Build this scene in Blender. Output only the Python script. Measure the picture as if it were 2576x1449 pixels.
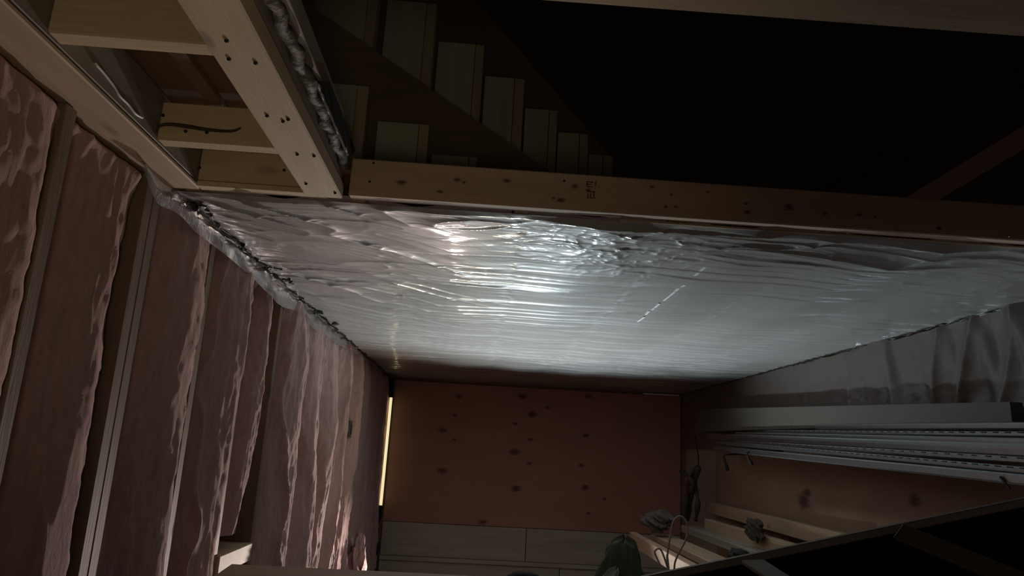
import bpy, bmesh, math, random
import numpy as np
from mathutils import Vector, Matrix
for o in list(bpy.data.objects): bpy.data.objects.remove(o, do_unlink=True)
SC = bpy.context.scene
COL = SC.collection
random.seed(7); rng = np.random.default_rng(7)
# ------------------------------------------------------------------ camera
EYE = 1.60                      # eye height above the floor; ceiling lies 0.62 m above the eye
FPX, CX, CY = 1800.0, 1288.0, 724.5
def _n(v): v = np.array(v, float); return v/np.linalg.norm(v)
AY = _n([1192-CX, 1132-CY, FPX])
_vy = CY+(-FPX*FPX-(1720-CX)*(1192-CX))/(1132-CY)
AZ = _n([1720-CX, _vy-CY, FPX]); AX = np.cross(AY, AZ); AX = AX if AX[0] > 0 else -AX
cam = bpy.data.cameras.new('camera'); cam_o = bpy.data.objects.new('camera', cam); COL.objects.link(cam_o)
cam.sensor_width = 36; cam.lens = 36*FPX/2576; cam.clip_start = .02
# camera axes in world coordinates (image right, image up, backwards)
r_ = Vector((AX[0], AY[0], AZ[0])); u_ = -Vector((AX[1], AY[1], AZ[1])); b_ = -Vector((AX[2], AY[2], AZ[2]))
m = Matrix((r_, u_, b_)).transposed().to_4x4(); m.translation = Vector((0, 0, EYE)); cam_o.matrix_world = m
SC.camera = cam_o
# ------------------------------------------------------------------ world, lights, exposure
w = bpy.data.worlds.new('world'); SC.world = w; w.use_nodes = True
w.node_tree.nodes['Background'].inputs[0].default_value = (1.0, .84, .66, 1)
w.node_tree.nodes['Background'].inputs[1].default_value = .06
SC.view_settings.view_transform = 'Standard'; SC.view_settings.look = 'None'
SC.view_settings.exposure = 0; SC.view_settings.gamma = 1
SC.view_settings.use_curve_mapping = False
def lamp(name, kind, loc, energy, color, size=.1, target=None, spot=None, blend=.8, label='', size_y=None):
    l = bpy.data.lights.new(name, kind); l.energy = energy; l.color = color
    if kind == 'AREA':
        l.size = size
        if size_y: l.shape = 'RECTANGLE'; l.size_y = size_y
    else: l.shadow_soft_size = size
    if kind == 'SPOT': l.spot_size = math.radians(spot); l.spot_blend = blend
    o = bpy.data.objects.new(name, l); COL.objects.link(o); o.location = loc
    if target is not None: o.rotation_euler = (Vector(target)-Vector(loc)).to_track_quat('-Z', 'Y').to_euler()
    return o
lamp('cool_work_light', 'SPOT', (.36, 4.75, EYE-1.2), 265, (.80, .95, 1.0), .06, (.62, 4.0, EYE+.62), 98, 1)
lamp('warm_work_light', 'SPOT', (-.22, 6.25, EYE-1.1), 420, (1.0, .82, .74), .05, (-.80, 3.6, EYE-.56), 40, 1)
lamp('warm_up_light', 'SPOT', (.0, 5.2, EYE-1.15), 44, (1.0, .84, .58), .12, (-.15, 4.1, EYE+.62), 84, 1)
lamp('fill_behind_viewer', 'SPOT', (.1, -.5, EYE-.3), 12.0, (1.0, .82, .56), .12, (-.40, 1.1, EYE+.66), 66, 1)  # added fill spot for the blocks and beams at top left
lamp('cool_fill_right', 'SPOT', (1.05, 2.6, EYE-1.2), 12.0, (.80, .93, 1.0), .10, (1.72, 1.70, EYE+.42), 60, 1)  # added cool spot that brightens the steel rails and right ceiling folds

# ------------------------------------------------------------------ helpers
def ray(px, py):
    d = np.array([px-CX, py-CY, FPX]); return np.array([d@AX, d@AY, d@AZ])
def _fin(p): return Vector((p[0], p[1], p[2]+EYE))
def atz(px, py, z): r = ray(px, py); return _fin(r*z/r[2])       # z relative to the eye
def atx(px, py, x): r = ray(px, py); return _fin(r*x/r[0])
def aty(px, py, y): r = ray(px, py); return _fin(r*y/r[1])
def tag(o, label=None, cat=None, group=None, kind=None):
    if label: o['label'] = label
    if cat: o['category'] = cat
    if group: o['group'] = group
    if kind: o['kind'] = kind
    return o
def empty(name, loc, label, cat, group=None, kind=None):
    o = bpy.data.objects.new(name, None); COL.objects.link(o); o.location = loc; o.empty_display_size = .05
    return tag(o, label, cat, group, kind)
def obj(name, bm, mat, parent=None, smooth=False, base=True):
    """bm holds world coordinates; origin goes to the base centre (or the parent's origin)."""
    bm.normal_update()
    if parent is not None:
        off = Vector(parent.location); q = parent.parent
        while q is not None: off = off+Vector(q.location); q = q.parent
    else:
        vs = [v.co for v in bm.verts]
        off = Vector(((min(v.x for v in vs)+max(v.x for v in vs))/2, (min(v.y for v in vs)+max(v.y for v in vs))/2, min(v.z for v in vs)))
    for v in bm.verts: v.co -= off
    me = bpy.data.meshes.new(name); bm.to_mesh(me); bm.free()
    if smooth:
        for p in me.polygons: p.use_smooth = True
    for mm in (mat if isinstance(mat, (list, tuple)) else [mat]): me.materials.append(mm)
    o = bpy.data.objects.new(name, me); COL.objects.link(o)
    if parent is not None: o.parent = parent
    else: o.location = off
    return o
def newbm(): return bmesh.new()
def add_box(bm, x0, x1, y0, y1, z0, z1, bev=.0, mat=0):
    vs = [bm.verts.new((x, y, z)) for x in (x0, x1) for y in (y0, y1) for z in (z0, z1)]
    idx = ((0,1,3,2),(4,6,7,5),(0,4,5,1),(2,3,7,6),(0,2,6,4),(1,5,7,3))
    fs = [bm.faces.new([vs[i] for i in f]) for f in idx]
    for f in fs: f.material_index = mat
    if bev > 0:
        es = set(e for f in fs for e in f.edges)
        bmesh.ops.bevel(bm, geom=list(es), offset=bev, segments=1, affect='EDGES')
    return vs
def box(name, x0, x1, y0, y1, z0, z1, mat, parent=None, bev=.002):
    bm = newbm(); add_box(bm, x0, x1, y0, y1, z0+EYE, z1+EYE, bev); return obj(name, bm, mat, parent)
def add_beam(bm, p0, p1, w, h, up=(0, 0, 1), bev=.0015):
    """box from p0 to p1 (axis), w across, h along up"""
    p0 = Vector(p0); p1 = Vector(p1); d = (p1-p0).normalized(); s = d.cross(Vector(up)).normalized(); t = s.cross(d)
    vs = [bm.verts.new(p+s*a*w/2+t*b*h/2) for p in (p0, p1) for a in (-1, 1) for b in (-1, 1)]
    fs = [bm.faces.new([vs[i] for i in f]) for f in ((0,1,3,2),(4,6,7,5),(0,4,5,1),(2,3,7,6),(0,2,6,4),(1,5,7,3))]
    bmesh.ops.recalc_face_normals(bm, faces=fs)
    if bev: bmesh.ops.bevel(bm, geom=list(set(e for f in fs for e in f.edges)), offset=bev, segments=1, affect='EDGES')
def beam(name, p0, p1, w, h, mat, parent=None, up=(0, 0, 1), bev=.0015):
    bm = newbm(); add_beam(bm, p0, p1, w, h, up, bev); return obj(name, bm, mat, parent)
def add_prism(bm, poly, vec):
    """closed solid: polygon (world points) extruded along vec"""
    a = [bm.verts.new(Vector(p)) for p in poly]; b = [bm.verts.new(Vector(p)+Vector(vec)) for p in poly]
    n = len(a); fs = [bm.faces.new(a), bm.faces.new(b[::-1])]
    for i in range(n): fs.append(bm.faces.new((a[i], b[i], b[(i+1) % n], a[(i+1) % n])))
    bmesh.ops.recalc_face_normals(bm, faces=fs)
def prism(name, poly, vec, mat, parent=None):
    bm = newbm(); add_prism(bm, poly, vec); return obj(name, bm, mat, parent)
def add_tube(bm, pts, rad, seg=8, caps=True):
    pts = [Vector(p) for p in pts]; n = len(pts); rings = []
    rads = rad if hasattr(rad, '__len__') else [rad]*n
    ref = Vector((0, 0, 1)); d0 = (pts[1]-pts[0]).normalized()
    if abs(d0.dot(ref)) > .9: ref = Vector((1, 0, 0))
    s = d0.cross(ref).normalized()
    for i in range(n):
        d = (pts[min(i+1, n-1)]-pts[max(i-1, 0)]).normalized()
        s = (s-d*s.dot(d)).normalized(); t = d.cross(s)
        rings.append([bm.verts.new(pts[i]+(s*math.cos(a)+t*math.sin(a))*rads[i]) for a in [2*math.pi*k/seg for k in range(seg)]])
    for i in range(n-1):
        for k in range(seg): bm.faces.new((rings[i][k], rings[i][(k+1) % seg], rings[i+1][(k+1) % seg], rings[i+1][k]))
    if caps: bm.faces.new(rings[0][::-1]); bm.faces.new(rings[-1])
def tube(name, pts, rad, mat, parent=None, seg=8):
    bm = newbm(); add_tube(bm, pts, rad, seg); bmesh.ops.recalc_face_normals(bm, faces=bm.faces[:]); return obj(name, bm, mat, parent, smooth=True)
def spline(pts, n=8):
    P = [Vector(p) for p in pts]; P = [P[0]*2-P[1]]+P+[P[-1]*2-P[-2]]; out = []
    for i in range(1, len(P)-2):
        for k in range(n):
            t = k/n; a, b, c, d = P[i-1], P[i], P[i+1], P[i+2]
            out.append(.5*((2*b)+(c-a)*t+(2*a-5*b+4*c-d)*t*t+(3*b-a-3*c+d)*t**3))
    out.append(P[-2]); return out
_perm = rng.random((64, 512, 512)).astype(np.float32)[:12]
def vn(x, y, seed=0):
    """smooth value noise -1..1"""
    g = _perm[seed % 12]; x = np.asarray(x, float)+seed*17.3; y = np.asarray(y, float)+seed*9.1
    xi = np.floor(x).astype(int); yi = np.floor(y).astype(int); fx = x-xi; fy = y-yi
    fx = fx*fx*fx*(fx*(fx*6-15)+10); fy = fy*fy*fy*(fy*(fy*6-15)+10)
    a = g[xi % 512, yi % 512]; b = g[(xi+1) % 512, yi % 512]; c = g[xi % 512, (yi+1) % 512]; d = g[(xi+1) % 512, (yi+1) % 512]
    return 2*((a*(1-fx)+b*fx)*(1-fy)+(c*(1-fx)+d*fx)*fy)-1
def fbm(x, y, seed=0, o=4):
    s = 0; a = .5
    for k in range(o): s = s+a*vn(x*2**k, y*2**k, seed+k); a *= .5
    return s
def ridge(x, y, seed=0): return (1-np.abs(vn(x, y, seed)))**4
def grid_mesh(name, PX, PY, PZ, mat, parent=None, loc=None, closed=False):
    n, k = PX.shape
    co = np.stack([PX, PY, PZ], -1).reshape(-1, 3)
    if parent is not None:
        off = np.array(parent.location)
    else: off = np.array([(co[:, 0].min()+co[:, 0].max())/2, (co[:, 1].min()+co[:, 1].max())/2, co[:, 2].min()])
    co = co-off
    i, j = np.meshgrid(np.arange(n-1), np.arange(k-1), indexing='ij'); a = (i*k+j).ravel()
    f = np.stack([a, a+1, a+k+1, a+k], -1)
    me = bpy.data.meshes.new(name); me.vertices.add(len(co)); me.vertices.foreach_set('co', co.ravel())
    me.loops.add(f.size); me.loops.foreach_set('vertex_index', f.ravel().astype(np.int32))
    me.polygons.add(len(f)); me.polygons.foreach_set('loop_start', np.arange(0, f.size, 4, dtype=np.int32))
    me.polygons.foreach_set('loop_total', np.full(len(f), 4, dtype=np.int32))
    me.update(calc_edges=True); me.validate()
    me.polygons.foreach_set('use_smooth', np.ones(len(f), dtype=bool))
    me.materials.append(mat); o = bpy.data.objects.new(name, me); COL.objects.link(o)
    if parent is not None: o.parent = parent
    else: o.location = off
    return o
# ------------------------------------------------------------------ materials
def mk(name):
    m = bpy.data.materials.new(name); m.use_nodes = True; nt = m.node_tree; nt.nodes.clear()
    out = nt.nodes.new('ShaderNodeOutputMaterial'); p = nt.nodes.new('ShaderNodeBsdfPrincipled')
    nt.links.new(p.outputs[0], out.inputs[0]); return m, nt, p, out
def plain(name, col, rough=.7, metal=0, noise=.25, scale=20, bump=.0, coat=0, spec=.5):
    m, nt, p, out = mk(name); N = nt.nodes.new; L = nt.links.new
    tc = N('ShaderNodeTexCoord'); nz = N('ShaderNodeTexNoise'); nz.inputs['Scale'].default_value = scale; nz.inputs['Detail'].default_value = 5
    L(tc.outputs['Object'], nz.inputs['Vector'])
    mx = N('ShaderNodeMix'); mx.data_type = 'RGBA'; L(nz.outputs[0], mx.inputs[0])
    c = np.array(col); mx.inputs[6].default_value = (*(c*(1-noise)), 1); mx.inputs[7].default_value = (*np.clip(c*(1+noise), 0, 1), 1)
    L(mx.outputs[2], p.inputs['Base Color']); p.inputs['Roughness'].default_value = rough; p.inputs['Metallic'].default_value = metal
    p.inputs['Coat Weight'].default_value = coat; p.inputs['Specular IOR Level'].default_value = spec
    if bump:
        b = N('ShaderNodeBump'); b.inputs['Strength'].default_value = bump; b.inputs['Distance'].default_value = .01
        L(nz.outputs[0], b.inputs['Height']); L(b.outputs[0], p.inputs['Normal'])
    return m
def wood(name, c0, c1, axis='X', knots=.6, knot_pts=None, rough=.65, ring=14, seed=0.):
    """sawn softwood: grain stretched along axis, scattered knots, stains"""
    m, nt, p, out = mk(name); N = nt.nodes.new; L = nt.links.new
    tc = N('ShaderNodeTexCoord'); ob = N('ShaderNodeObjectInfo')
    add = N('ShaderNodeVectorMath'); add.operation = 'ADD'; L(tc.outputs['Object'], add.inputs[0])
    sc = N('ShaderNodeVectorMath'); sc.operation = 'SCALE'; sc.inputs[0].default_value = (7, 5, 9); L(ob.outputs['Random'], sc.inputs['Scale']); L(sc.outputs[0], add.inputs[1])
    mp = N('ShaderNodeMapping'); s = {'X': (1.2, ring, ring), 'Y': (ring, 1.2, ring), 'Z': (ring, ring, 1.2)}[axis]
    mp.inputs['Scale'].default_value = s; mp.inputs['Location'].default_value = (seed, seed, seed); L(add.outputs[0], mp.inputs[0])
    nz = N('ShaderNodeTexNoise'); nz.inputs['Scale'].default_value = 1.6; nz.inputs['Detail'].default_value = 6; nz.inputs['Distortion'].default_value = .6; L(mp.outputs[0], nz.inputs[0])
    fine = N('ShaderNodeTexNoise'); fine.inputs['Scale'].default_value = 12; fine.inputs['Detail'].default_value = 3; L(mp.outputs[0], fine.inputs[0])
    cr = N('ShaderNodeValToRGB'); cr.color_ramp.elements[0].position = .32; cr.color_ramp.elements[1].position = .68
    cr.color_ramp.elements[0].color = (*c0, 1); cr.color_ramp.elements[1].color = (*c1, 1)
    ad = N('ShaderNodeMath'); ad.operation = 'MULTIPLY_ADD'; ad.inputs[1].default_value = .3; L(fine.outputs[0], ad.inputs[0]); 
    sb = N('ShaderNodeMath'); sb.operation = 'MULTIPLY'; sb.inputs[1].default_value = .72; L(nz.outputs[0], sb.inputs[0]); L(sb.outputs[0], ad.inputs[2]); L(ad.outputs[0], cr.inputs[0])
    col = cr.outputs[0]
    if knots > 0:
        mv = N('ShaderNodeMapping'); mv.inputs['Scale'].default_value = {'X': (3.2, 9, 9), 'Y': (9, 3.2, 9), 'Z': (9, 9, 3.2)}[axis]; L(add.outputs[0], mv.inputs[0])
        vo = N('ShaderNodeTexVoronoi'); vo.inputs['Scale'].default_value = 1.0; L(mv.outputs[0], vo.inputs[0])
        mr = N('ShaderNodeMapRange'); mr.inputs['From Min'].default_value = .07; mr.inputs['From Max'].default_value = .15; mr.inputs['To Min'].default_value = knots; mr.inputs['To Max'].default_value = 0
        L(vo.outputs['Distance'], mr.inputs[0])
        mx = N('ShaderNodeMix'); mx.data_type = 'RGBA'; L(mr.outputs[0], mx.inputs[0]); L(col, mx.inputs[6]); mx.inputs[7].default_value = (c0[0]*.22, c0[1]*.16, c0[2]*.14, 1); col = mx.outputs[2]
    if knot_pts:
        prev = None
        for (x, y, z, r) in knot_pts:
            d = N('ShaderNodeVectorMath'); d.operation = 'SUBTRACT'; L(tc.outputs['Object'], d.inputs[0]); d.inputs[1].default_value = (x, y, z)
            q = N('ShaderNodeVectorMath'); q.operation = 'MULTIPLY'; q.inputs[1].default_value = tuple((np.array({'X': (.6, 1, 1), 'Y': (1, .6, 1), 'Z': (1, 1, .6)}[axis])/r)); L(d.outputs[0], q.inputs[0])
            ln = N('ShaderNodeVectorMath'); ln.operation = 'LENGTH'; L(q.outputs[0], ln.inputs[0])
            if prev is None: prev = ln.outputs['Value']
            else:
                mn = N('ShaderNodeMath'); mn.operation = 'MINIMUM'; L(prev, mn.inputs[0]); L(ln.outputs['Value'], mn.inputs[1]); prev = mn.outputs[0]
        wob = N('ShaderNodeMath'); wob.operation = 'MULTIPLY_ADD'; wob.inputs[1].default_value = 1.0; L(fine.outputs[0], wob.inputs[0]); L(prev, wob.inputs[2])
        mr = N('ShaderNodeMapRange'); mr.inputs['From Min'].default_value = .9; mr.inputs['From Max'].default_value = 1.7; mr.inputs['To Min'].default_value = .88; mr.inputs['To Max'].default_value = 0
        L(wob.outputs[0], mr.inputs[0])
        mx = N('ShaderNodeMix'); mx.data_type = 'RGBA'; L(mr.outputs[0], mx.inputs[0]); L(col, mx.inputs[6]); mx.inputs[7].default_value = (c0[0]*.2, c0[1]*.14, c0[2]*.12, 1); col = mx.outputs[2]
    L(col, p.inputs['Base Color']); p.inputs['Roughness'].default_value = rough
    b = N('ShaderNodeBump'); b.inputs['Strength'].default_value = .25; b.inputs['Distance'].default_value = .002; L(fine.outputs[0], b.inputs['Height']); L(b.outputs[0], p.inputs['Normal'])
    return m
P0, P1 = (.40, .285, .18), (.58, .43, .29)
WX, WY, WZ = (wood('pine_'+a, P0, P1, a) for a in 'XYZ')
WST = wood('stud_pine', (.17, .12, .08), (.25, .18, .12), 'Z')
WXo = wood('olive_pine', (.46, .35, .21), (.64, .51, .32), 'X', knots=.4)
WYg = wood('greyed_pine', (.25, .215, .17), (.36, .31, .25), 'Y', knots=.3)
WDK = wood('dark_old_board', (.19, .13, .085), (.26, .18, .12), 'X', knots=0)  # dark brown board colour of the near stair string
STP = wood('pale_step_board', (.46, .46, .34), (.60, .60, .46), 'Z', knots=.0)
STS = wood('step_edge_wood', (.46, .38, .26), (.60, .50, .35), 'Z', knots=.2)
VOID = plain('upper_void_dark', (.10, .08, .062), .9)  # darkness of the unlit upper room put into its shell colour
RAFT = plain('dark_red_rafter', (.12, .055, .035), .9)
SUBF = wood('reddish_subfloor', (.20, .115, .075), (.28, .165, .11), 'Y', knots=.3)
SHEATH = wood('wall_sheathing', (.22, .14, .10), (.32, .21, .15), 'Z', knots=.2)
GREY = wood('grey_board', (.30, .275, .20), (.42, .39, .29), 'X', knots=.0, rough=.5)
RPLY = wood('brown_plywood', (.22, .135, .085), (.30, .19, .125), 'Y', knots=.25, ring=6)
BLACK = plain('black_sealant', (.012, .012, .013), .25, coat=.6)
BLKM = plain('matte_black', (.012, .012, .012), .8)
STEEL = plain('galvanised_steel', (.42, .46, .48), .34, metal=1, noise=.15, scale=40)
CONC = plain('concrete', (.22, .21, .2), .9, bump=.2)
def mk_plastic(name, base, trans, rough, coat, cr, bump=.35):
    m, nt, p, out = mk(name); N = nt.nodes.new; L = nt.links.new
    tc = N('ShaderNodeTexCoord'); mp = N('ShaderNodeMapping'); mp.inputs['Scale'].default_value = (2.2, 9, 9); L(tc.outputs['Object'], mp.inputs[0])
    nz = N('ShaderNodeTexNoise'); nz.inputs['Scale'].default_value = 4; nz.inputs['Detail'].default_value = 6; nz.inputs['Distortion'].default_value = .8; L(mp.outputs[0], nz.inputs[0])
    b = N('ShaderNodeBump'); b.inputs['Strength'].default_value = bump; b.inputs['Distance'].default_value = .006; L(nz.outputs[0], b.inputs['Height']); L(b.outputs[0], p.inputs['Normal'])
    L(b.outputs[0], p.inputs['Coat Normal'])
    p.inputs['Base Color'].default_value = (*base, 1); p.inputs['Roughness'].default_value = rough
    p.inputs['Coat Weight'].default_value = coat; p.inputs['Coat Roughness'].default_value = cr
    p.inputs['Specular IOR Level'].default_value = .7
    tr = N('ShaderNodeBsdfTransparent'); mx = N('ShaderNodeMixShader'); mx.inputs[0].default_value = trans
    L(p.outputs[0], mx.inputs[1]); L(tr.outputs[0], mx.inputs[2]); L(mx.outputs[0], out.inputs[0]); return m
POLY = mk_plastic('clear_poly_sheet', (.42, .405, .40), .15, .42, .75, .09, .10)
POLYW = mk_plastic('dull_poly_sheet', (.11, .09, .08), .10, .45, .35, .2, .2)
POLYF = mk_plastic('poly_flap', (.34, .32, .32), .25, .3, .9, .12)
def mk_batt(name, c):
    m, nt, p, out = mk(name); N = nt.nodes.new; L = nt.links.new
    tc = N('ShaderNodeTexCoord'); mp = N('ShaderNodeMapping'); mp.inputs['Scale'].default_value = (12, 22, 8); L(tc.outputs['Object'], mp.inputs[0])
    nz = N('ShaderNodeTexNoise'); nz.inputs['Scale'].default_value = 2.5; nz.inputs['Detail'].default_value = 9; nz.inputs['Roughness'].default_value = .65; nz.inputs['Distortion'].default_value = .5; L(mp.outputs[0], nz.inputs[0])
    cr = N('ShaderNodeValToRGB'); cr.color_ramp.elements[0].position = .3; cr.color_ramp.elements[1].position = .7
    cr.color_ramp.elements[0].color = (c[0]*.85, c[1]*.82, c[2]*.82, 1); cr.color_ramp.elements[1].color = (c[0]*1.15, c[1]*1.15, c[2]*1.15, 1); L(nz.outputs[0], cr.inputs[0]); L(cr.outputs[0], p.inputs['Base Color'])
    b = N('ShaderNodeBump'); b.inputs['Strength'].default_value = .6; b.inputs['Distance'].default_value = .010; L(nz.outputs[0], b.inputs['Height']); L(b.outputs[0], p.inputs['Normal'])
    p.inputs['Roughness'].default_value = .95; p.inputs['Sheen Weight'].default_value = .25; p.inputs['Specular IOR Level'].default_value = .1
    return m
BATT = mk_batt('pink_fibreglass', (.50, .315, .29))
def emis(name, col, st):
    m, nt, p, out = mk(name); p.inputs['Base Color'].default_value = (*col, 1); p.inputs['Emission Color'].default_value = (*col, 1); p.inputs['Emission Strength'].default_value = st; return m
TUBE = emis('lit_tube', (1, .86, .50), .85)

# ------------------------------------------------------------------ setting
XL, XR, YF, H = -.83, 1.92, 6.62, .62          # wall faces, far wall, ceiling above the eye
FL = -EYE
tag(box('floor', -1.2, 2.3, -1.2, 7.0, FL-.06, FL, CONC, bev=0), kind='structure')
# ceiling deck over the sheeted part, joists (depthwise)
ceil = tag(box('ceiling', -1.0, 2.1, 1.86, 7.0, H+.097, H+.11, SUBF, bev=0), kind='structure')
for k in range(7):
    x = -.80+k*.4445
    if k == 6: x = 1.87
    box('ceiling_joist', x-.019, x+.019, 1.86, 6.6, H+.012, H+.096, WY, ceil)
# pink batts over the sheet
for k in range(6):
    x0 = -.78+k*.4445; x1 = x0+.40
    a = np.linspace(0, 1, 14); bb = np.linspace(0, 1, 110); A, B = np.meshgrid(a, bb, indexing='ij')
    XX = x0+A*(x1-x0); YY = 1.9+B*4.65; ZZ = EYE+H+.045-.015*np.sin(np.pi*A)+.02*fbm(XX*9, YY*5, k)+0
    o = grid_mesh('ceiling_batt', XX, YY, ZZ, BATT)
    tag(o, ['pink batt above the plastic ceiling, strip along the left insulation wall', 'pink batt above the plastic ceiling, second strip from the left wall', 'pink batt above the plastic ceiling, behind its warm yellowish glow', 'pink batt above the plastic ceiling, behind its brightest bluish glints', 'pink batt above the plastic ceiling, behind the broken white tape line', 'pink batt above the plastic ceiling, strip along the right wall'][k], 'insulation', 'pink batts above the plastic ceiling sheet')
# far wall
far = tag(box('wall_far', -1.0, 2.1, YF+.03, YF+.12, FL, H+.2, SHEATH, bev=0), kind='structure')
kn = []
for px, py, r in [(1155,997,.02),(1313,997,.03),(1340,1042,.03),(1112,1082,.028),(1143,1106,.016),(1334,1106,.018),(1294,1136,.034),(1332,1166,.018),(1462,1171,.02),(1112,1184,.03),(1298,1229,.03),(1473,1227,.026),(1521,1255,.014),(1480,1292,.014),(1215,1313,.024),(1480,997,.025),(1378,1025,.018),(1474,1095,.02),(1296,1066,.016),(1144,1044,.016)]:
    q = aty(px, py, YF); q = q-Vector(far.location); kn.append((q.x, q.y, q.z, r))
zt, zb = .585, -.645
off = ((-.745+1.88)/2, YF+.005, zb+EYE)
PLY = wood('red_brown_plywood', (.34, .165, .115), (.40, .20, .14), 'X', knots=0, ring=5, knot_pts=kn, rough=.75)
bm = newbm(); add_box(bm, -.755, 1.885, YF, YF+.018, zb+EYE, zt+EYE, .001)
o = obj('plywood_panel', bm, PLY, far); o['label'] = 'reddish brown plywood sheet with dark knots'
XS = aty(1322, 1380, YF).x
z1 = aty(950, 1394, YF).z-EYE
box('board', -.755, XS-.003, YF-.012, YF+.02, z1, zb-.004, GREY, far); box('board', XS+.003, 1.885, YF-.012, YF+.02, z1, zb-.004, GREY, far)
box('ledge', -.755, 1.885, YF-.05, YF+.02, z1-.035, z1-.002, GREY, far)
box('board', -.755, XS+.3, YF-.03, YF+.02, z1-.25, z1-.038, GREY, far); box('board', XS+.306, 1.885, YF-.03, YF+.02, z1-.25, z1-.038, GREY, far)
box('board', -.755, 1.885, YF-.03, YF+.02, FL+.002, z1-.255, GREY, far)
# left wall: sheathing, studs, plates
left = tag(box('wall_left', -1.02, -.975, -1.2, 7.0, FL, H+.2, SHEATH, bev=0), kind='structure')
YS = [1.75+.406*k for k in range(-5, 13)]
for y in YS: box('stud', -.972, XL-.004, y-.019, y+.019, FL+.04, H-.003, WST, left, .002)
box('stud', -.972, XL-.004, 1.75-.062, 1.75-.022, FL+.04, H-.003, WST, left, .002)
box('bottom_plate', -.972, XL, -1.1, 6.6, FL+.001, FL+.039, WY, left); 
# wall top plate (the lit bar running down the top left of the picture)
box('top_plate', -.972, XL+.078, -.4, 1.80, H-.0, H+.012, wood('plate_pine', (.36, .26, .18), (.50, .37, .26), 'Y', knots=.5, ring=18), left, .003)
box('top_plate', -.972, XL+.002, 1.802, 6.6, H-.002, H+.036, WY, left, .004)
# right wall
right = tag(box('wall_right', XR+.06, XR+.12, -1.2, 7.0, FL, H+.2, SHEATH, bev=0), kind='structure')
kz = atx(1850, 1130, XR).z-EYE
kk = []
for px, py, r in [(2022,1262,.05),(2030,1240,.03),(1900,1300,.03),(2300,1260,.03)]:
    q = atx(px, py, XR); q = q-Vector(right.location); kk.append((q.x, q.y, q.z, r))
RP = wood('brown_wall_plywood', (.22, .14, .088), (.29, .185, .12), 'Y', knots=0, ring=5, knot_pts=kk, rough=.8)
bm = newbm(); add_box(bm, XR, XR+.018, 1.0, 5.75, FL+.01+EYE, .16+EYE, .001); o = obj('plywood_panel', bm, RP, right); o['label'] = 'dull brown plywood sheet with a dark smudge'
box('plywood_panel', XR+.004, XR+.018, 5.756, 6.6, FL+.01, .16, WYg, right, .001)
for k in range(10): box('stud', XR, XR+.055, 1.2+k*.6-.019, 1.2+k*.6+.019, .165, H-.01, WZ, right)

# ------------------------------------------------------------------ opening framing
hk = []
for px, py, r in [(1411, 503, .011), (1446, 469, .011), (1150, 452, .010), (1167, 459, .006), (1392, 498, .006), (1640, 470, .007), (1480, 478, .007), (1107, 482, .008), (1010, 458, .014), (1675, 520, .007), (1780, 484, .006), (1877, 512, .008), (1880, 534, .010), (1985, 521, .016), (2160, 541, .009), (2362, 574, .009), (1700, 520, .007), (1275, 455, .010), (2075, 537, .008), (2200, 545, .006)]:
    q = aty(px, py, 1.765)-Vector((.8175, 1.784, EYE+H+.003)); hk.append((q.x, q.y, q.z, r*.62))
hd = box('header_beam', -.365, 2.0, 1.765, 1.803, H+.003, H+.105, wood('header_pine', (.46, .32, .22), (.60, .43, .31), 'X', knots=0, ring=18, knot_pts=hk), bev=.003)
tag(hd, 'long knotty pine header beam crossing above the near edge of the plastic ceiling', 'beam')
o = box('edge_strip', .35, 2.0, 1.80, 1.815, H-.005, H+.001, WX); tag(o, 'thin pale wood strip under the long knotty header beam', 'trim board')
# nail heads and stamp on the header
for px, py in [(930,457),(940,410),(1688,490),(2538,594),(2362,574),(1420,455)]:
    q = aty(px, py, 1.763); bm = newbm(); bmesh.ops.create_icosphere(bm, subdivisions=1, radius=.0035, matrix=Matrix.Translation(q)); obj('nail_head', bm, BLKM if px != 1688 and px != 2538 else STEEL, hd)
bm = newbm()
for (x, y, wd, ht) in [(1476,456,3,12),(1476,456,16,2),(1476,462,12,2),(1476,468,16,2),(1497,456,3,13),(1484,457,9,2),(1476,480,22,3),(1478,486,3,10),(1485,486,3,10),(1493,484,3,12),(1476,496,24,2)]:
    a = aty(x, y, 1.7640); s = .00103
    add_box(bm, a.x, a.x+wd*s, 1.7640, 1.7652, a.z-ht*s, a.z)
o = obj('grade_stamp', bm, plain('stamp_ink', (.10, .07, .05), .9), hd); o['label'] = 'faint dark lumber grade stamp'
# near header across the top right
o = beam('near_header_beam', atz(1450, 14, H+.0)-Vector((.5, 0, 0))+Vector((0, -.055, .05)), atz(2576, 85, H+.0)+Vector((1.1, -.055, .05)), .11, .10, WX, bev=.003)
tag(o, 'pale beam cutting across the top right corner, nearest the viewer', 'beam')
# long flat beam running from top left to the header
xb0, xb1 = -.475, -.380
bb_ = empty('trimmer_beam', ((xb0+xb1)/2, 1.2, EYE+H), 'broad pine beam running from the top edge of the picture down to the header corner', 'beam')
box('flat_board', xb0, xb1, -.2, 1.775, H-.006, H+.034, wood('trimmer_pine', (.46, .36, .235), (.60, .48, .33), 'Y', knots=.85, ring=16), bb_, .003)
box('upright_board', xb1-.042, xb1-.004, -.2, 1.76, H+.036, H+.13, WYg, bb_, .002)
o = box('upright_board', -.379, -.353, -.2, 1.70, H+.088, H+.135, WYg, bb_, .002)
# crushed foam sleeve in the gap
pts = []; rad = []
for k in range(70):
    t = k/69; y = .55+t*1.17
    pts.append((-.368+.004*math.sin(k*.9), y, EYE+H+.064+.004*math.sin(k*1.7))); rad.append(.009+.005*abs(math.sin(k*.75+1.2*math.sin(k*.21))))
o = tube('foam_strip', pts, rad, plain('grey_foam', (.13, .11, .095), .7, bump=.6, scale=60), seg=10)
tag(o, 'crumpled grey foam and plastic strip squeezed between the broad beam and thin joist', 'insulation')
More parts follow.
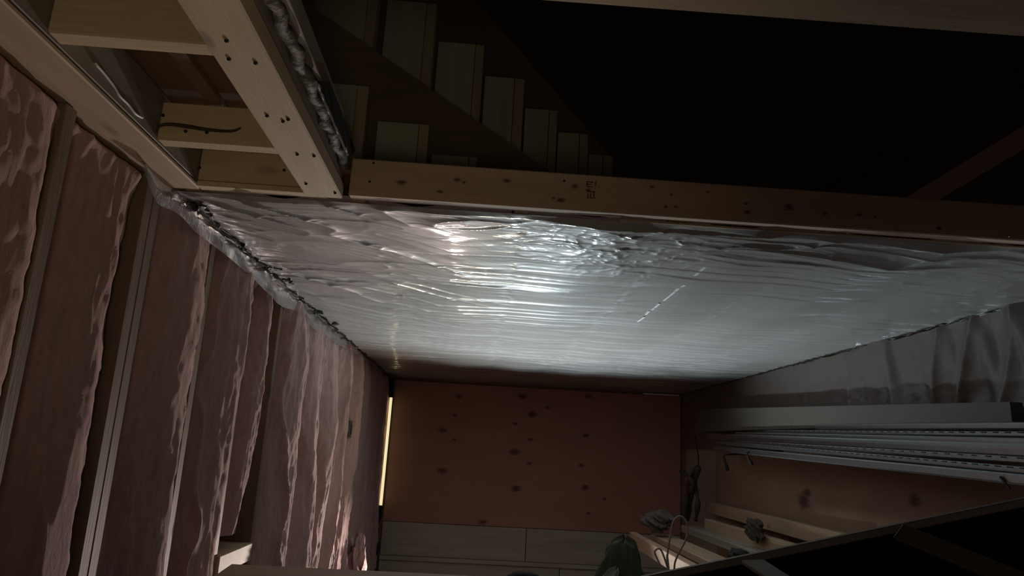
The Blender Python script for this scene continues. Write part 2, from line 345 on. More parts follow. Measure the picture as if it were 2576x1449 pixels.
# black strap with pale rivets on joist side
bx = -.351
sp = [atx(790, 203, bx), atx(822, 207, bx), atx(888, 378, bx), atx(872, 392, bx)]
st = prism('black_strap', sp, (.006, 0, 0), BLKM)
tag(st, 'black metal strap with pale marks along the thin joist by the header corner', 'strap')
for px, py in [(803, 220), (812, 245), (826, 280), (848, 330), (871, 377)]:
    q = atx(px, py, bx+.007); bm = newbm(); add_box(bm, q.x-.001, q.x+.002, q.y-.008, q.y+.008, q.z-.004, q.z+.004, .001); obj('rivet', bm, plain('dull_white', (.5, .5, .48), .6), st)
# joist face above left plate and cross blocks
jy0 = atz(95, 85, H+.04)
o = box('rim_joist', XL+.040, XL+.078, -.3, 1.80, H+.014, H+.13, wood('rim_pine', (.20, .175, .14), (.28, .25, .205), 'Y', knots=.3)); tag(o, 'grey rim joist on the left top plate with a white cable stapled to it', 'joist')
zB = H+.016
def block(pa, pb, ht, label, thick=.04):
    a = atz(*pa, zB); b = atz(*pb, zB); y = (a.y+b.y)/2
    o = box('blocking', XL+.080, xb0+.05, y, y+thick, zB, zB+ht, WXo, bev=.003)
    return tag(o, label, 'wood block', 'blocking between the rim joist and the broad beam'), y
b1, y1 = block((110, 82), (530, 108), .115, 'wide pale block at the top left corner, first between rim joist and beam')
b2, y2 = block((375, 350), (690, 370), .092, 'middle short block with a long dark split, between rim joist and beam')
b3, y3 = block((470, 450), (760, 468), .085, 'lowest short block with two nail holes, next to the plastic sheet edge')
box('ledger', XL+.080, xb0+.05, y3-.0, 1.80, H+.0, H+.014, WXo, None, .002)['label'] = 'thin pale ledger strip between the lowest block and the plastic sheet'
bpy.data.objects['ledger']['category'] = 'trim board'
o = box('subfloor_panel', -.8, -.40, .2, 1.84, H+.135, H+.15, SUBF, bev=0); tag(o, 'reddish subfloor board visible between the blocks at top left', 'board')
box('seam_batten', -.66, -.625, .4, 1.6, H+.118, H+.134, SHEATH, o, bev=.002)
# split and nails on blocks
bm = newbm()
P = [aty(x, y, y2-.0015) for x, y in [(388,335),(400,318),(425,313),(470,318),(520,326),(580,330),(606,322)]]
add_tube(bm, spline(P, 5), [.004-.0028*abs(i/30-.5)*2+.001 for i in range(31)], 6)
o = obj('split', bm, plain('dark_split', (.06, .04, .028), .9), b2)
for (px, py, yy, b) in [(410,290,y2,b2),(467,330,y2,b2),(520,333,y2,b2),(486,388,y3,b3),(502,422,y3,b3),(715,428,y3,b3)]:
    q = aty(px, py, yy-.001); bm = newbm(); bmesh.ops.create_icosphere(bm, subdivisions=1, radius=.0045, matrix=Matrix.Translation(q)); obj('nail_hole', bm, BLKM, b)
for (px, py, z) in [(570,102,H),(576,148,H),(643,158,H),(672,291,H),(712,305,H),(725,300,H),(748,388,H),(790,392,H),(770,462,H),(843,485,H)]:
    q = atz(px, py, H-.007); bm = newbm(); bmesh.ops.create_icosphere(bm, subdivisions=1, radius=.0042, matrix=Matrix.Translation(q)); obj('nail_head', bm, BLKM, bb_)
# metal nail plates
q = aty(620, 376, y3-.004); bm = newbm(); add_box(bm, q.x-.04, q.x+.035, q.y-.002, q.y, q.z-.006, q.z+.006, .001)
o = obj('tie_plate', bm, STEEL); tag(o, 'small bright metal tie plate above the lowest block', 'bracket')
# cable on rim joist
cp = [atx(x, y, XL+.081) for x, y in [(240,160),(262,185),(285,215),(300,240),(322,262),(340,285),(358,296)]]
o = tube('white_cable', spline(cp, 6), .0028, plain('white_pvc', (.62, .6, .58), .4)); tag(o, 'thin white cable hanging along the grey rim joist', 'cable')

# ------------------------------------------------------------------ upper room seen through the opening, shell coloured dark as an unlit void
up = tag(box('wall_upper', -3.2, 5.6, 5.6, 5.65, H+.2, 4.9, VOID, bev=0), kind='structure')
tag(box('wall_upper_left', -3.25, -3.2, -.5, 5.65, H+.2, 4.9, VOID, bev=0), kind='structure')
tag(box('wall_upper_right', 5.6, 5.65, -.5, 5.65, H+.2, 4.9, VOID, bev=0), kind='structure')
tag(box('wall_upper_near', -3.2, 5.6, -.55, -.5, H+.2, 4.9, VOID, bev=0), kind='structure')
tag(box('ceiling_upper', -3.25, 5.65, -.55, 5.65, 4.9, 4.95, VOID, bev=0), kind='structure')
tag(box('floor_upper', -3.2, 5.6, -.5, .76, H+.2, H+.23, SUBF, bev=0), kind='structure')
p0 = aty(1960, 640, 4.2); p1 = aty(2700, 180, 3.2)
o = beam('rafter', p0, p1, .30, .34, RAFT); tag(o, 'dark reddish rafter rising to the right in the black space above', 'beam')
# staircase: stepped pale boards between two dark strings
sy = 3.0
stair = empty('staircase', aty(1390, 430, sy+.3), 'rough wooden staircase seen from below through the opening, descending to the right', 'staircase')
sp_ = [(803,935,960,-95),(975,1075,1100,-2),(1103,1197,1219,103),(1220,1295,1320,190),(1321,1382,1403,271),(1404,1458,1480,331),(1481,1517,1541,387)]
for i, (xl, xs, xr, yt) in enumerate(sp_):
    y = sy+.09*i; dn = 300
    def q(x, yy, Y=y): return aty(x, yy, Y)
    vec = (0, .02, 0)
    sl = .1
    tl = q(xl, yt); ts = q(xs, yt+(xs-xl)*sl); tr = q(xr, yt+(xr-xl)*sl+2)
    zb_ = max(tl.z-.50, EYE+H+.13)
    for nm, A, B, mt, d in (('riser_board', tl, ts, STP, .0), ('step_edge', ts, tr, STS, -.006)):
        ztop = (A.z+B.z)/2
        bm = newbm(); add_box(bm, A.x+.0015, B.x-.0015, y+d, y+.025 if d == 0 else y+.085, zb_, ztop, .001); obj(nm, bm, mt, stair)
lo = [(835,900,930,207),(950,1055,1081,303),(1086,1180,1201,386)]
for i, (xl, xs, xr, yt) in enumerate(lo):
    y = sy-.32+.05*i
    tl = aty(xl, yt, y); ts = aty(xs, yt+10, y); tr = aty(xr, yt+12, y); zb_ = EYE+H+.13
    for nm, A, B, mt, d in (('riser_board', tl, ts, STP, .0), ('step_edge', ts, tr, STS, -.006)):
        bm = newbm(); add_box(bm, A.x+.0015, B.x-.0015, y+d, y+(.025 if d == 0 else .06), zb_, (A.z+B.z)/2, .001); obj(nm, bm, mt, stair)
ya = sy-.16
pl = [aty(640, -82, ya), aty(803, 30, ya), aty(1390, 435, ya), aty(1500, 511, ya), aty(1500, 511, ya)+Vector((0, 0, -.01)), Vector((aty(640, 400, ya).x, ya, EYE+H+.13))]
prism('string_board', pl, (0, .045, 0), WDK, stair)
yb = sy+.72
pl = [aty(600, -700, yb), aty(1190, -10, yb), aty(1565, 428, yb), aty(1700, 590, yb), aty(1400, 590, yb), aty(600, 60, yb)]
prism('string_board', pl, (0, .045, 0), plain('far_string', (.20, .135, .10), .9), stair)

# ------------------------------------------------------------------ plastic ceiling sheet
NX, NY = 560, 720
a = np.linspace(0, 1, NX); t = np.linspace(0, 1, NY)
A, T = np.meshgrid(a, t, indexing='ij')
X = XL+A*(XR-XL); Y = 1.805+(T**1.35)*(YF-.01-1.805)
jx = [-.80+k*.4445 for k in range(6)]+[1.87]
dj = np.min([np.abs(X-j) for j in jx], axis=0)
sag = np.clip(dj/.2, 0, 1)
wx = X+.10*fbm(X*1.3, Y*1.1, 1)
# long cross wrinkles, drifting direction
def wr(ang, fx, fy, seed):
    c, s = math.cos(ang), math.sin(ang); u = wx*c+Y*s; v = -wx*s+Y*c
    return u*fx, v*fy
z = -.010*sag*(.6+.4*vn(X*1.1, Y*2.2, 2))
u, v = wr(.0, 1.1, 13, 3); z += -.0075*ridge(u, v, 3)*np.clip(.35+.65*vn(X*1.0, Y*1.3, 4)+.4, 0, 1)
u, v = wr(.10, 1.6, 24, 5); z += -.0040*ridge(u, v, 5)*np.clip(.5+vn(X*1.7, Y*2.1, 6), 0, 1)
u, v = wr(-.06, 2.6, 48, 6); z += -.0010*ridge(u, v, 7)*np.clip(.3+vn(X*2.7, Y*2.4, 8), 0, 1)
# oblique wrinkles near the left wall
lm = np.clip(1-(X-XL)/1.0, 0, 1)*np.clip((X-XL)/.12, 0, 1)*np.clip(1-(Y-2.0)/2.6, 0, 1)
u, v = wr(.72, 1.8, 13, 9); z += -.015*ridge(u, v, 9)*lm
u, v = wr(.60, 3.2, 30, 9); z += -.003*ridge(u, v, 10)*lm
# crumples along staple lines and at near header edge
sm = np.exp(-(dj/.05)**2)
z += -.0022*sm*ridge(X*9, Y*30, 2)
ne = np.exp(-((Y-1.90)/.13)**2)*np.clip((X+.35)/.2, 0, 1)
z += -.010*ne*ridge(X*2.1+1.1*vn(X*2, Y*4, 3), Y*11+1.0*vn(X*3, Y*3, 11), 4)-.003*ne*ridge(X*5, Y*24, 6)
cm = np.exp(-((X-.42)/.22)**2-((Y-2.05)/.25)**2); z += -.006*cm*ridge(X*11+fbm(X*5, Y*5, 2), Y*26+fbm(X*6, Y*6, 3)*2, 1)-.003*cm*ridge(X*24, Y*40+2*X, 7)
# slack folds near right end
rf = np.clip((X-.65)/.5, 0, 1)*np.exp(-((Y-2.0)/.28)**2)
z += -.028*rf*(ridge(X*1.1+.5*vn(X*2, Y*3, 5), (Y+.18*X)*4.5, 8))-.004*rf*ridge(X*3, (Y-.2*X)*9, 2)
z += .0006*fbm(X*10, Y*20, 5, 2)
edge = np.minimum(np.clip((X-XL)/.02, 0, 1), np.clip((XR-X)/.02, 0, 1))*np.clip((Y-1.805)/.02+.15, 0, 1)
Z = EYE+H-.004+z*edge
sheet = grid_mesh('plastic_ceiling_sheet', X, Y, Z, POLY)
tag(sheet, 'large wrinkled clear plastic vapour barrier sheet stapled across the ceiling', 'plastic sheet')
# pale dashed tape/crease line
L0 = atz(1844, 618, H-.012); L1 = atz(1592, 818, H-.012); TAPE = plain('white_tape', (.85, .85, .85), .4)
tp = empty('tape_line', (L0+L1)/2, 'thin broken white tape line across the plastic ceiling', 'tape')
for s0, s1 in [(0, .12), (.14, .27), (.37, .40), (.40, .58), (.62, .72), (.74, .80), (.84, .93)]:
    a0 = L0.lerp(L1, s0); a1 = L0.lerp(L1, s1); j = Vector((.006*math.sin(s0*40), 0, 0)); beam('tape_piece', a0+j, a1+j*.3, .010, .002, TAPE, tp, bev=0)
# left flap, hanging over the batts
flap_y = np.linspace(1.60, 6.45, 420); tt = np.linspace(0, 1, 16)
FY, FT = np.meshgrid(flap_y, tt, indexing='ij')
hang = (.080+.022*vn(FY*2.2, FY*0, 3)+.012*vn(FY*7, FY*0, 4))*np.clip((FY-1.59)/.12, .0, 1)**.6*np.clip((6.6-FY)/3.0, .35, 1)
FX = XL+.014+.012*np.sin(FT*2.6)+.006*vn(FY*9, FT*2, 5)
FZ = EYE+H-.006-FT*hang
o = grid_mesh('plastic_flap', FX, FY, FZ, POLYF); tag(o, 'rolled plastic flap hanging along the top of the pink insulation wall', 'plastic sheet')
# black sealant along left seam
bm = newbm(); y = 1.86
pts, rad = [], []
while y < 6.55:
    pts.append((XL+.030+.006*math.sin(y*23)+random.uniform(-.004, .004), y, EYE+H-.012+random.uniform(-.003, .003)))
    rad.append(random.choice([.003, .006, .009, .012, .007])*(.9 if y < 3 else .75)); y += .018+.01*random.random()
add_tube(bm, pts, rad, 6)
for (px, py) in [(515, 535), (505, 520), (690, 675), (720, 705), (845, 815), (800, 785)]:
    q = atz(px, py, H-.014)
    for k in range(5):
        c = q+Vector((random.uniform(-.015, .015), random.uniform(-.03, .03), random.uniform(-.002, .004))); add_beam(bm, c, c+Vector((random.uniform(-.02, .02), random.uniform(.01, .04), 0)), .012, .006, bev=0)
o = obj('black_sealant_bead', bm, BLACK); tag(o, 'ragged black sealant bead along the left ceiling seam', 'sealant')
# right seam bead
bm = newbm(); pts, rad = [], []; y = 2.0
while y < 6.55:
    pts.append((XR-.016+random.uniform(-.004, .004), y, EYE+H-.012+random.uniform(-.004, .004))); rad.append(random.choice([.0015, .003, .005, .008])); y += .03
add_tube(bm, pts, rad, 6); o = obj('dark_sealant_bead', bm, BLACK); tag(o, 'thin dark sealant line along the right ceiling seam', 'sealant')
# added white strip as a painted highlight, far top right
o = box('highlight_strip', *(lambda a, b: (a.x, b.x))(aty(1618, 988, YF-.02), aty(1708, 994, YF-.02)), YF-.03, YF-.015, H-.035, H-.022, plain('highlight_white', (.9, .88, .82), .25), bev=.001)
tag(o, 'thin white strip standing in for a bright highlight at the far right ceiling corner', 'plastic sheet')

# ------------------------------------------------------------------ right wall plastic with gathers
yy = np.linspace(1.3, YF-.02, 520); zz = np.linspace(0, 1, 70); GY, GT = np.meshgrid(yy, zz, indexing='ij')
amp = np.clip((4.6-GY)/2.2, .12, 1)
g = vn(GY*5+GT*1.3*vn(GY*2, GT, 2), GT*.8, 1)
GX = XR-.012-.05*amp*(1-np.abs(g))**2*(.35+.65*GT)-.015*amp*vn(GY*14+GT*2, GT*1.5, 4)*(1-.4*GT)-.004*fbm(GY*9, GT*6, 6)
GZ = EYE+H-.012-GT*.5+.01*vn(GY*8, GT*0, 2)*(1-GT)
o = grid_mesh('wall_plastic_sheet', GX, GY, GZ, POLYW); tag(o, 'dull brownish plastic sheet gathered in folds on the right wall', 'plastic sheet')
# curled plastic offcuts at the corner
o = tube('plastic_curl', spline([aty(x, y, 6.3) for x, y in [(1725,1000),(1722,1010),(1732,1016),(1743,1012)]], 6), .003, POLYF); tag(o, 'small curled plastic shred at the far right ceiling corner', 'plastic scrap')

# ------------------------------------------------------------------ pink batts in the left wall
nB = 0
lab = {0: 'dark pink batt filling the top left of the insulation wall, nearest the viewer'}
names = ['nearest and darkest pink batt at the left edge of the picture', 'second pink batt at the left edge, dark and broad', 'dark pink batt at the left, bulging with torn fluff near its top', 'broad dark batt just left of the exposed double stud', 'smooth dark batt just right of the exposed double stud', 'wide batt with one bright ragged edge, left of the exposed wood block', 'batt directly above the exposed wood block, stopping short of it', 'thick lit batt right of the pale exposed stud', 'second lit batt right of the pale exposed stud', 'third lit batt right of the pale exposed stud', 'fourth lit batt right of the pale exposed stud, with pinkish lower rim', 'lit batt beside the small metal outlet box', 'narrow batt just past the small metal outlet box', 'narrow crumpled batt two before the lit tube', 'glowing narrow batt next to the lit tube', 'last pink sliver of batt in the far left corner', 'pink batt tucked behind the lit tube in the corner']
ys = YS
for k in range(len(ys)-1):
    ya_, yb_ = ys[k]+.021, ys[k+1]-.021
    if k == 4: yb_ -= .045
    over = .046 if k not in (4, 7) else -.01
    if k == 7: yb_ -= .07
    na, nz_ = 44, 240
    s = np.linspace(0, 1, na); h = np.linspace(0, 1, nz_); S, Hh = np.meshgrid(s, h, indexing='ij')
    z0, z1_ = FL+.045, H-.006
    if k == 7: z0 = aty(600, 1372, (ya_+yb_)/2).z-EYE+.03
    Zb = z0+Hh*(z1_-z0)
    w_edge = over*(.65+.5*vn(Zb*2.1, 0*Zb+k, k)+.22*vn(Zb*9, 0*Zb+k, k+1)+.10*vn(Zb*31, 0*Zb+k, k+2))
    YYb = ya_+S*(yb_-ya_+w_edge)
    prof = (np.sin(np.pi*np.clip(S*.93, 0, 1))**.45)*.5+.5*(S**1.5)
    thick = (.55+.45*vn(Zb*1.3+k*3.1, S*0+k, k))
    fl_ = 0 if k in (4,) else (.25 if k == 7 else 1)
    amp_ = np.clip(.75+.5*thick, .5, 1.3)*(.66 if k == 4 else .84 if k < 5 else .92 if k == 5 else 1)
    saw = np.sin(np.clip(S/.72, 0, 1)*np.pi/2)**.9*(1-np.clip((S-.72)/.28, 0, 1)**2.2*.7)
    Xb = XL-(.066 if k > 7 else .085)-(.05 if k == 7 else 0)+(.098 if k > 7 else .118)*saw*amp_
    tk = np.exp(-(1-Hh)/.03); Xb = Xb*(1-tk)+(XL-.006)*tk
    Xb += .014*fbm(Zb*1.5, S*2.0+k*5, k, 3)+.005*fbm(Zb*7, S*9+k*7, k+3, 3)+.003*ridge(Zb*4+2*vn(Zb*2, S*3, k), S*12+k*7, k+5)+.0014*vn(Zb*40, S*30+k*7, k+5)
    Xb += .013*(S**3)*fbm(Zb*14, S*7+k*3, k+2, 4)
    Xb += (.018 if k < 8 else .026)*ridge(S*2.6+.7*vn(Zb*1.3, S*0+k, 5)+.15*vn(Zb*7, S*0, 3), Zb*.5+k*11, k+4)*(S > .06)*(1-.6*(k in (4, 7)))
    if k == 4: Xb = np.minimum(Xb, XL+.004)
    Xb = np.where(S <= 0, -.97, Xb); Xb = np.where(S >= 1, -.97, Xb)
    back = np.clip((1-S)/.04, 0, 1); Xb = np.where((S > .96) & (S < 1), XL-.02+(Xb-(XL-.02))*back, Xb)
    top = np.clip((1-Hh)/.006, 0, 1)**.5; Xb = -.9+(Xb+.9)*(.35+.65*top)
    YYb = np.where(S >= 1, np.minimum(YYb, yb_), YYb)
    o = grid_mesh('insulation_batt', Xb, YYb, EYE+Zb, BATT)
    tag(o, names[k], 'insulation', 'pink fibreglass batts in the left wall')
# exposed blocking in the short batt's bay
q = aty(580, 1395, (ys[7]+ys[8])/2)
o = box('wall_block', -.97, XL+.005, ys[7]+.022, ys[8]-.022, q.z-EYE-.045, q.z-EYE+.02, WX, bev=.003); tag(o, 'pale wood block fixed between two studs low in the insulation wall', 'wood block')
# small outlet box
q = atx(877, 1080, XL+.02); bx_ = empty('outlet_box', q, 'small grey metal outlet box among the far pink batts', 'outlet box')
bm = newbm(); add_box(bm, XL-.01, XL+.035, q.y-.04, q.y+.04, q.z-.055, q.z+.055, .004); obj('box_body', bm, plain('grey_box', (.16, .15, .14), .5, metal=.6), bx_)
bm = newbm(); add_box(bm, XL+.034, XL+.038, q.y-.02, q.y+.02, q.z-.03, q.z+.03, .001); obj('box_opening', bm, BLKM, bx_)
# fluffy fallen batt at the far bottom left
def lump(name, c, r, mat, amp=.3, seed=0, fr=3., sub=4):
    bm = newbm(); bmesh.ops.create_icosphere(bm, subdivisions=sub, radius=1)
    P = np.array([v.co[:] for v in bm.verts])
    n = fbm(P[:, 0]*fr+P[:, 2]*2, P[:, 1]*fr-P[:, 2]*1.5, seed, 4)
    for v, k in zip(bm.verts, n): v.co = Vector(c)+Vector((v.co.x*r[0], v.co.y*r[1], v.co.z*r[2]))*(1+amp*k)
    return obj(name, bm, mat, smooth=True)
o = lump('loose_insulation', aty(900, 1420, 5.2), (.05, .16, .17), BATT, 1.1, 3, 3.); tag(o, 'crumpled heap of pink insulation at the bottom of the far batts', 'insulation')

# ------------------------------------------------------------------ lit tube in the far left corner
T0 = aty(984, 1000, 6.50); T1 = aty(958, 1271, 6.50)
tb = empty('tube_light', T1, 'narrow vertical lit tube lamp in the far left corner', 'lamp')
tube('lit_tube', [T0, T1], .0125, TUBE, tb, 10)
beam('backing_board', T0+Vector((-.035, .05, .12)), T1+Vector((-.035, .05, -.1)), .07, .02, WZ, tb, up=(0, 1, 0))
tube('end_cap', [T0+Vector((0, 0, .035)), T0], .02, BLKM, tb); tube('end_cap', [T1, T1-Vector((0, 0, .035))], .02, BLKM, tb)
bm = newbm(); add_box(bm, T0.x-.055, T0.x+.01, T0.y-.01, T0.y+.04, T0.z+.03, T0.z+.17, .004); obj('bracket', bm, BLKM, tb)
cpts = [T1+Vector((-.01+.012*math.sin(k*1.1), 0, -.03-k*.045)) for k in range(24)]
tube('hanging_cord', cpts, [.014+.008*math.sin(k*1.9) for k in range(24)], BLKM, tb)

# ------------------------------------------------------------------ metal studs and boards along the right wall
sh = XR-.10
A_ = atx(1760, 1056, sh); B_ = atx(2541, 1035, sh)
hA, hB = .118, .062
bm = newbm()
pts4 = [atx(1762, 1029, sh), atx(2540, 1011, sh), atx(2546, 1061, sh), atx(1748, 1086, sh)]
add_prism(bm, pts4, (.045, 0, 0)); o = obj('pale_board', bm, plain('pale_board', (.095, .085, .072), .55, noise=.12, scale=6)); tag(o, 'long pale flat board on edge above the bundle of metal studs', 'board')
def channel(name, pf, pn, w, d, label, slots=0, mat=STEEL):
    """U channel from far point to near point: web w tall, flanges d deep (towards the wall)"""
    root = empty(name, (Vector(pf)+Vector(pn))/2, label, 'metal stud', 'steel studs stacked along the right wall')
    pf, pn = Vector(pf), Vector(pn); dr = (pn-pf).normalized(); upv = Vector((0, 0, 1)); upv = (upv-dr*upv.dot(dr)).normalized(); sd = Vector((1, 0, 0)); sd = (sd-dr*sd.dot(dr)-upv*sd.dot(upv)).normalized()
    th = .0022
    prof = [(-w/2, d), (-w/2, w*.30), (-w*.30, 0), (w*.36, 0), (w/2, w*.2), (w/2, d), (w/2-th, d), (w/2-th, w*.2+th), (w*.36-th, th), (-w*.30+th, th), (-w/2+th, w*.3+th), (-w/2+th, d)]
    bm = newbm(); add_prism(bm, [pf+upv*a+sd*b for a, b in prof], pn-pf); obj('channel', bm, mat, root)
    if slots:
        bm = newbm(); n = slots
        for k in range(n):
            c = pf.lerp(pn, (k+.5)/n)+upv*(w/2-.004)-sd*.001
            add_beam(bm, c-dr*.012, c+dr*.012, .003, .004, up=upv, bev=0)
        obj('slot_row', bm, BLKM, root)['kind'] = 'stuff'
    return root
def ch(px0, px1, w, d, x, label, slots=0):
    a = atx(*px0, x); b = atx(*px1, x); b = b+(b-a)*.12; return channel('metal_stud', a, b, w, d, label, slots)
c_ = ch((2050, 1074), (2500, 1071), .026, .03, sh-.005, 'short upper steel channel ending just under the pale board')
ch((1930, 1086), (2576, 1092), .018, .03, sh-.03, 'slotted steel rail directly below the pale board', 40)
ch((1850, 1092), (2576, 1112), .026, .035, sh-.045, 'flat steel stud, third from the top of the bundle')
ch((1778, 1097), (2576, 1135), .042, .04, sh-.06, 'widest pale steel stud reaching farthest toward the corner', 0)
ch((1850, 1112), (2576, 1158), .020, .03, sh-.085, 'slotted steel rail below the widest stud', 40)
ch((1800, 1113), (2576, 1184), .022, .03, sh-.10, 'bright perforated steel rail in the lower bundle', 60)
ch((1795, 1128), (2576, 1208), .034, .03, sh-.115, 'lowest steel stud of the bundle, with a black tie near its end')
q = atx(2528, 1214, sh-.12); o = beam('black_tie', q+Vector((0, .02, .018)), q+Vector((0, -.02, -.018)), .006, .008, BLKM); tag(o, 'short black tie on the lowest steel stud', 'tie')
for i, (x, y, hh) in enumerate([(1845, 1158, .07), (1907, 1152, .045)]):
    q = atx(x, y, sh-.06); pts = [Vector((XR, q.y, q.z+.05)), Vector((sh-.11, q.y, q.z+.035)), Vector((sh-.12, q.y, q.z)), Vector((sh-.11, q.y, q.z-hh/2)), Vector((sh-.10, q.y, q.z-hh))]
    o = tube('hook', spline(pts, 4), [.006]*8+[.008]*4+[.012]*5 if True else .006, BLKM); tag(o, ['larger black hook under the steel studs near the corner', 'smaller black hook under the steel studs'][i], 'hook')

# ------------------------------------------------------------------ corner junk
o = tube('pull_string', spline([atx(x, y, 1.78) for x, y in [(1748,1098),(1752,1120),(1757,1150),(1756,1178)]], 5), .005, BLKM); tag(o, 'dark cord hanging in the far right corner above rags', 'cord')
rag = empty('hanging_rags', atx(1750, 1310, 1.72), 'dark torn rags hanging in the far right corner', 'rag')
RG = plain('brown_rag', (.055, .042, .032), .9, bump=.3)
for i, P in enumerate([[(1752,1172),(1742,1210),(1738,1260),(1728,1310)], [(1758,1176),(1748,1220),(1756,1260),(1750,1310)], [(1745,1185),(1732,1220),(1726,1265),(1722,1300)], [(1712,1186),(1728,1196),(1742,1215),(1738,1240)]]):
    tube('rag_strip', spline([atx(x, y, 1.74-.02*i) for x, y in P], 6), [.010+.012*abs(math.sin(k*.5+i)) for k in range(19)], RG, rag, 7)
o = lump('grey_rag', aty(1655, 1312, 5.0), (.09, .08, .06), plain('grey_cloth', (.095, .08, .068), .9), .8, 5, 2.2, 5); tag(o, 'crumpled grey rag on the lumber stack in front of the plywood', 'rag')
def lum(px0, px1, z, w, h, label, mat=WY, end=0, z1=None):
    a = atz(*px0, z); b = atz(*px1, z if z1 is None else z1); b = b+(b-a)*end
    o = beam('lumber', a-Vector((0, 0, h/2)), b-Vector((0, 0, h/2)), w, h, mat, bev=.004)
    return tag(o, label, 'lumber', 'loose lumber along the right wall')
WL = wood('stack_pine', (.33, .235, .15), (.43, .31, .20), 'Y', knots=.5)
lum((1790, 1263), (2140, 1345), -.30, .05, .085, 'topmost plank of the lumber pile against the right wall', WL)
lum((1780, 1305), (2080, 1392), -.395, .05, .085, 'second plank of the lumber pile, just below the top one', WL)
lum((1735, 1322), (1975, 1405), -.47, .13, .05, 'wide brownish plank in the middle of the lumber pile', WYg, .2)
lum((1665, 1345), (1900, 1449), -.50, .15, .04, 'flat plank left of the lumber pile middle, its square end facing the viewer', WL, .2)
lum((1592, 1338), (1800, 1449), -.52, .05, .09, 'pinkish plank with a split end beside the green bag', wood('pinkish_pine', (.42, .27, .19), (.52, .35, .25), 'Y', knots=.3), .2)
o = lump('dark_lump', atz(1900, 1330, -.36), (.03, .10, .055), RG, .9, 2, 2.0, 5); tag(o, 'flat brown lump standing in for a dark smudge across the two top planks', 'scrap')  # lump added in place of a dark smudge on the planks
o = lump('dark_lump', atz(1858, 1395, -.46), (.06, .06, .03), BLKM, .5, 4, 2, 4); tag(o, 'black round scrap on the plank by the dark panel edge', 'scrap')
# green bag
gb = empty('green_bag', aty(1556, 1500, 3.4), 'crumpled dark green bag with pale lining beside the pinkish plank', 'bag')
def drape(name, c, top, rx0, rx1, ry, hgt, nf, mat, seed, a0=0, a1=2*math.pi, lean=(0, 0)):
    th = np.linspace(a0, a1, 120); hh = np.linspace(0, 1, 50); TH, HH = np.meshgrid(th, hh, indexing='ij')
    fold = .7+.35*ridge(TH*1.3+.6*HH, HH*1.2, seed)+.3*ridge(TH*2.1-1.3*HH, HH*2.1, seed+3)+.3*vn(TH*1.1, HH*2.6, seed+1)
    rr = (rx0+(rx1-rx0)*HH**.7)*fold*np.clip(HH/.05, .25, 1)
    PX = c[0]+lean[0]*HH+rr*np.cos(TH); PY = c[1]+lean[1]*HH+rr*np.sin(TH)*ry; PZ = c[2]+top-HH*hgt+.02*vn(TH*2.5, HH*2, seed+2)
    return grid_mesh(name, PX, PY, PZ, mat, gb)
gc = aty(1572, 1350, 3.4)
drape('bag_cloth', (gc.x, gc.y, gc.z), 0, .03, .13, .7, .36, 7, plain('green_cloth', (.060, .078, .042), .85, noise=.5, scale=12), 6, lean=(-.02, -.02))
drape('bag_lining', (gc.x-.04, gc.y-.05, gc.z-.13), 0, .05, .12, .5, .20, 8, plain('pale_lining', (.30, .34, .26), .65, noise=.3, scale=10), 2, math.pi*1.02, math.pi*1.55, lean=(-.03, -.03))
# cable loops
WC = plain('cable_white', (.50, .44, .38), .4); WC2 = plain('cable_bright', (.75, .62, .52), .3)
o = tube('cable_loop', spline([Vector((.80, 2.7, .004)), Vector((.79, 2.7, .6))]+[aty(x, y, 2.7) for x, y in [(1683,1440),(1679,1400),(1686,1350),(1694,1312),(1710,1299),(1725,1310),(1730,1335),(1723,1362),(1708,1390),(1698,1415),(1696,1440)]], 6), .0035, WC); tag(o, 'large pale cable loop standing up among the lumber', 'cable')
o = tube('cable_loop', spline([aty(x, y, 2.6) for x, y in [(1660,1420),(1652,1403),(1647,1388),(1655,1380),(1663,1384),(1670,1400),(1678,1425),(1680,1445)]]+[Vector((.74, 2.6, .5)), Vector((.74, 2.6, .004))], 6), .0035, WC2); tag(o, 'small bright cable loop in front of the pinkish plank', 'cable')

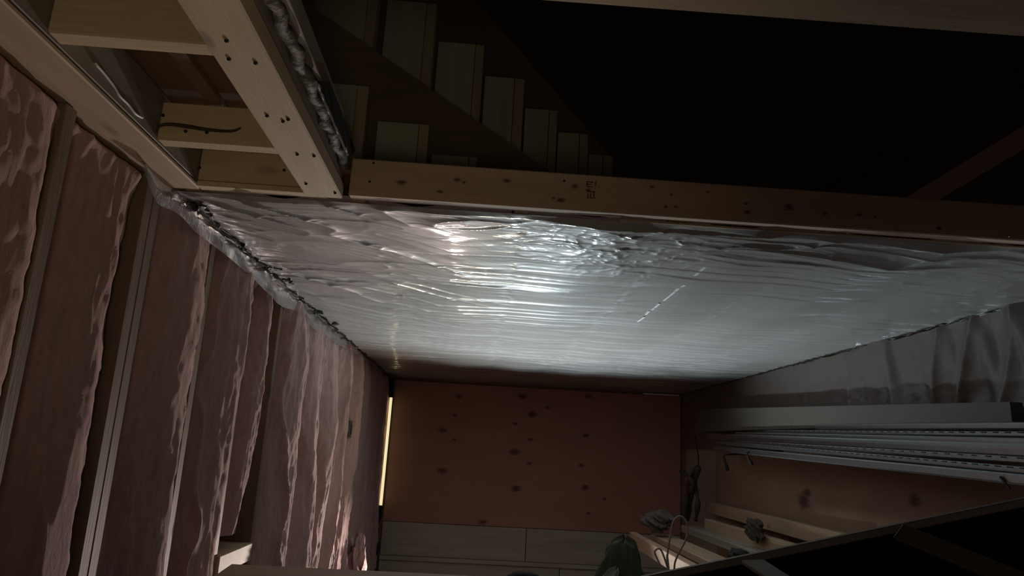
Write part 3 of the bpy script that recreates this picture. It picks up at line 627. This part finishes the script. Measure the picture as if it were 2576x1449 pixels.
# ------------------------------------------------------------------ foreground pieces
yl = 2.35
fa = aty(583, 1419, yl); fb = aty(1452, 1450, yl)
zl = fa.z-EYE
WLg = wood('ledge_pine', (.40, .29, .21), (.52, .38, .28), 'X', knots=.15)
fr = .40
o = empty('ledge', ((fa.x+fb.x)/2, yl, FL+EYE), 'brown wooden ledge across the bottom left in front of the insulation', 'ledge')
bm = newbm()
fl = aty(583, 1419, yl)
poly = [Vector((fl.x, yl, fl.z)), Vector((fb.x+.5, yl, fl.z)), Vector((fb.x+.5, yl-.5, fl.z-.06)), Vector((fl.x-.03, yl-.5, fl.z-.06))]
add_prism(bm, poly, (0, 0, -.04)); obj('ledge_top', bm, WLg, o)
box('ledge_post', fl.x+.04, fl.x+.13, yl-.2, yl-.11, FL+.001, zl-.07, WZ, o); box('ledge_post', fb.x+.2, fb.x+.29, yl-.2, yl-.11, FL+.001, zl-.07, WZ, o)
q = aty(1320, 1447, yl-.02); o = lump('black_glove', q+Vector((0, 0, -.01)), (.055, .04, .022), BLKM, .25, 3, 1.5, 3); tag(o, 'black rounded glove at the bottom edge of the picture', 'glove')
# dark panel in the bottom right with pale rim and grey bars
dA = aty(1560, 1477, 1.25); dB = aty(2760, 1232, 1.05)
pn = empty('black_sheet', ((dA.x+dB.x)/2, 1.1, FL+EYE), 'black leaning panel with a greyish rim across the bottom right corner', 'panel')
dn = Vector((-.02, -.12, 0))
bm = newbm(); vv = [dA, dB, Vector((dB.x, dB.y-.3, .003)), Vector((dA.x, dA.y-.3, .003))]; nrm = (dB-dA).cross(vv[2]-dB).normalized()
add_prism(bm, vv, (0, .018, 0)); obj('panel_sheet', bm, plain('black_panel', (.006, .007, .006), .9, spec=.1), pn)
rm_ = beam('rim', dA+Vector((0, .004, .003)), dB+Vector((0, .004, .003)), .02, .012, plain('grey_rim', (.20, .165, .13), .5), pn)
for i, (p, qq) in enumerate([((1893, 1413), (2010, 1490)), ((2260, 1337), (2560, 1460))]):
    a = aty(*p, 1.10-.02*i); b = aty(*qq, .98-.02*i); b = b+(b-a)*1.2
    o = beam('grey_bar', a, b, .036 if i == 0 else .03, .006, plain('grey_bar%d' % i, (.30, .30, .28) if i == 0 else (.14, .13, .115), .5, metal=.3, scale=8), up=(.1, -1, .3), bev=.001)
    tag(o, ['pale grey metal bar leaning on the black panel at bottom centre right', 'duller grey bar leaning on the black panel toward the bottom right corner'][i], 'metal bar')
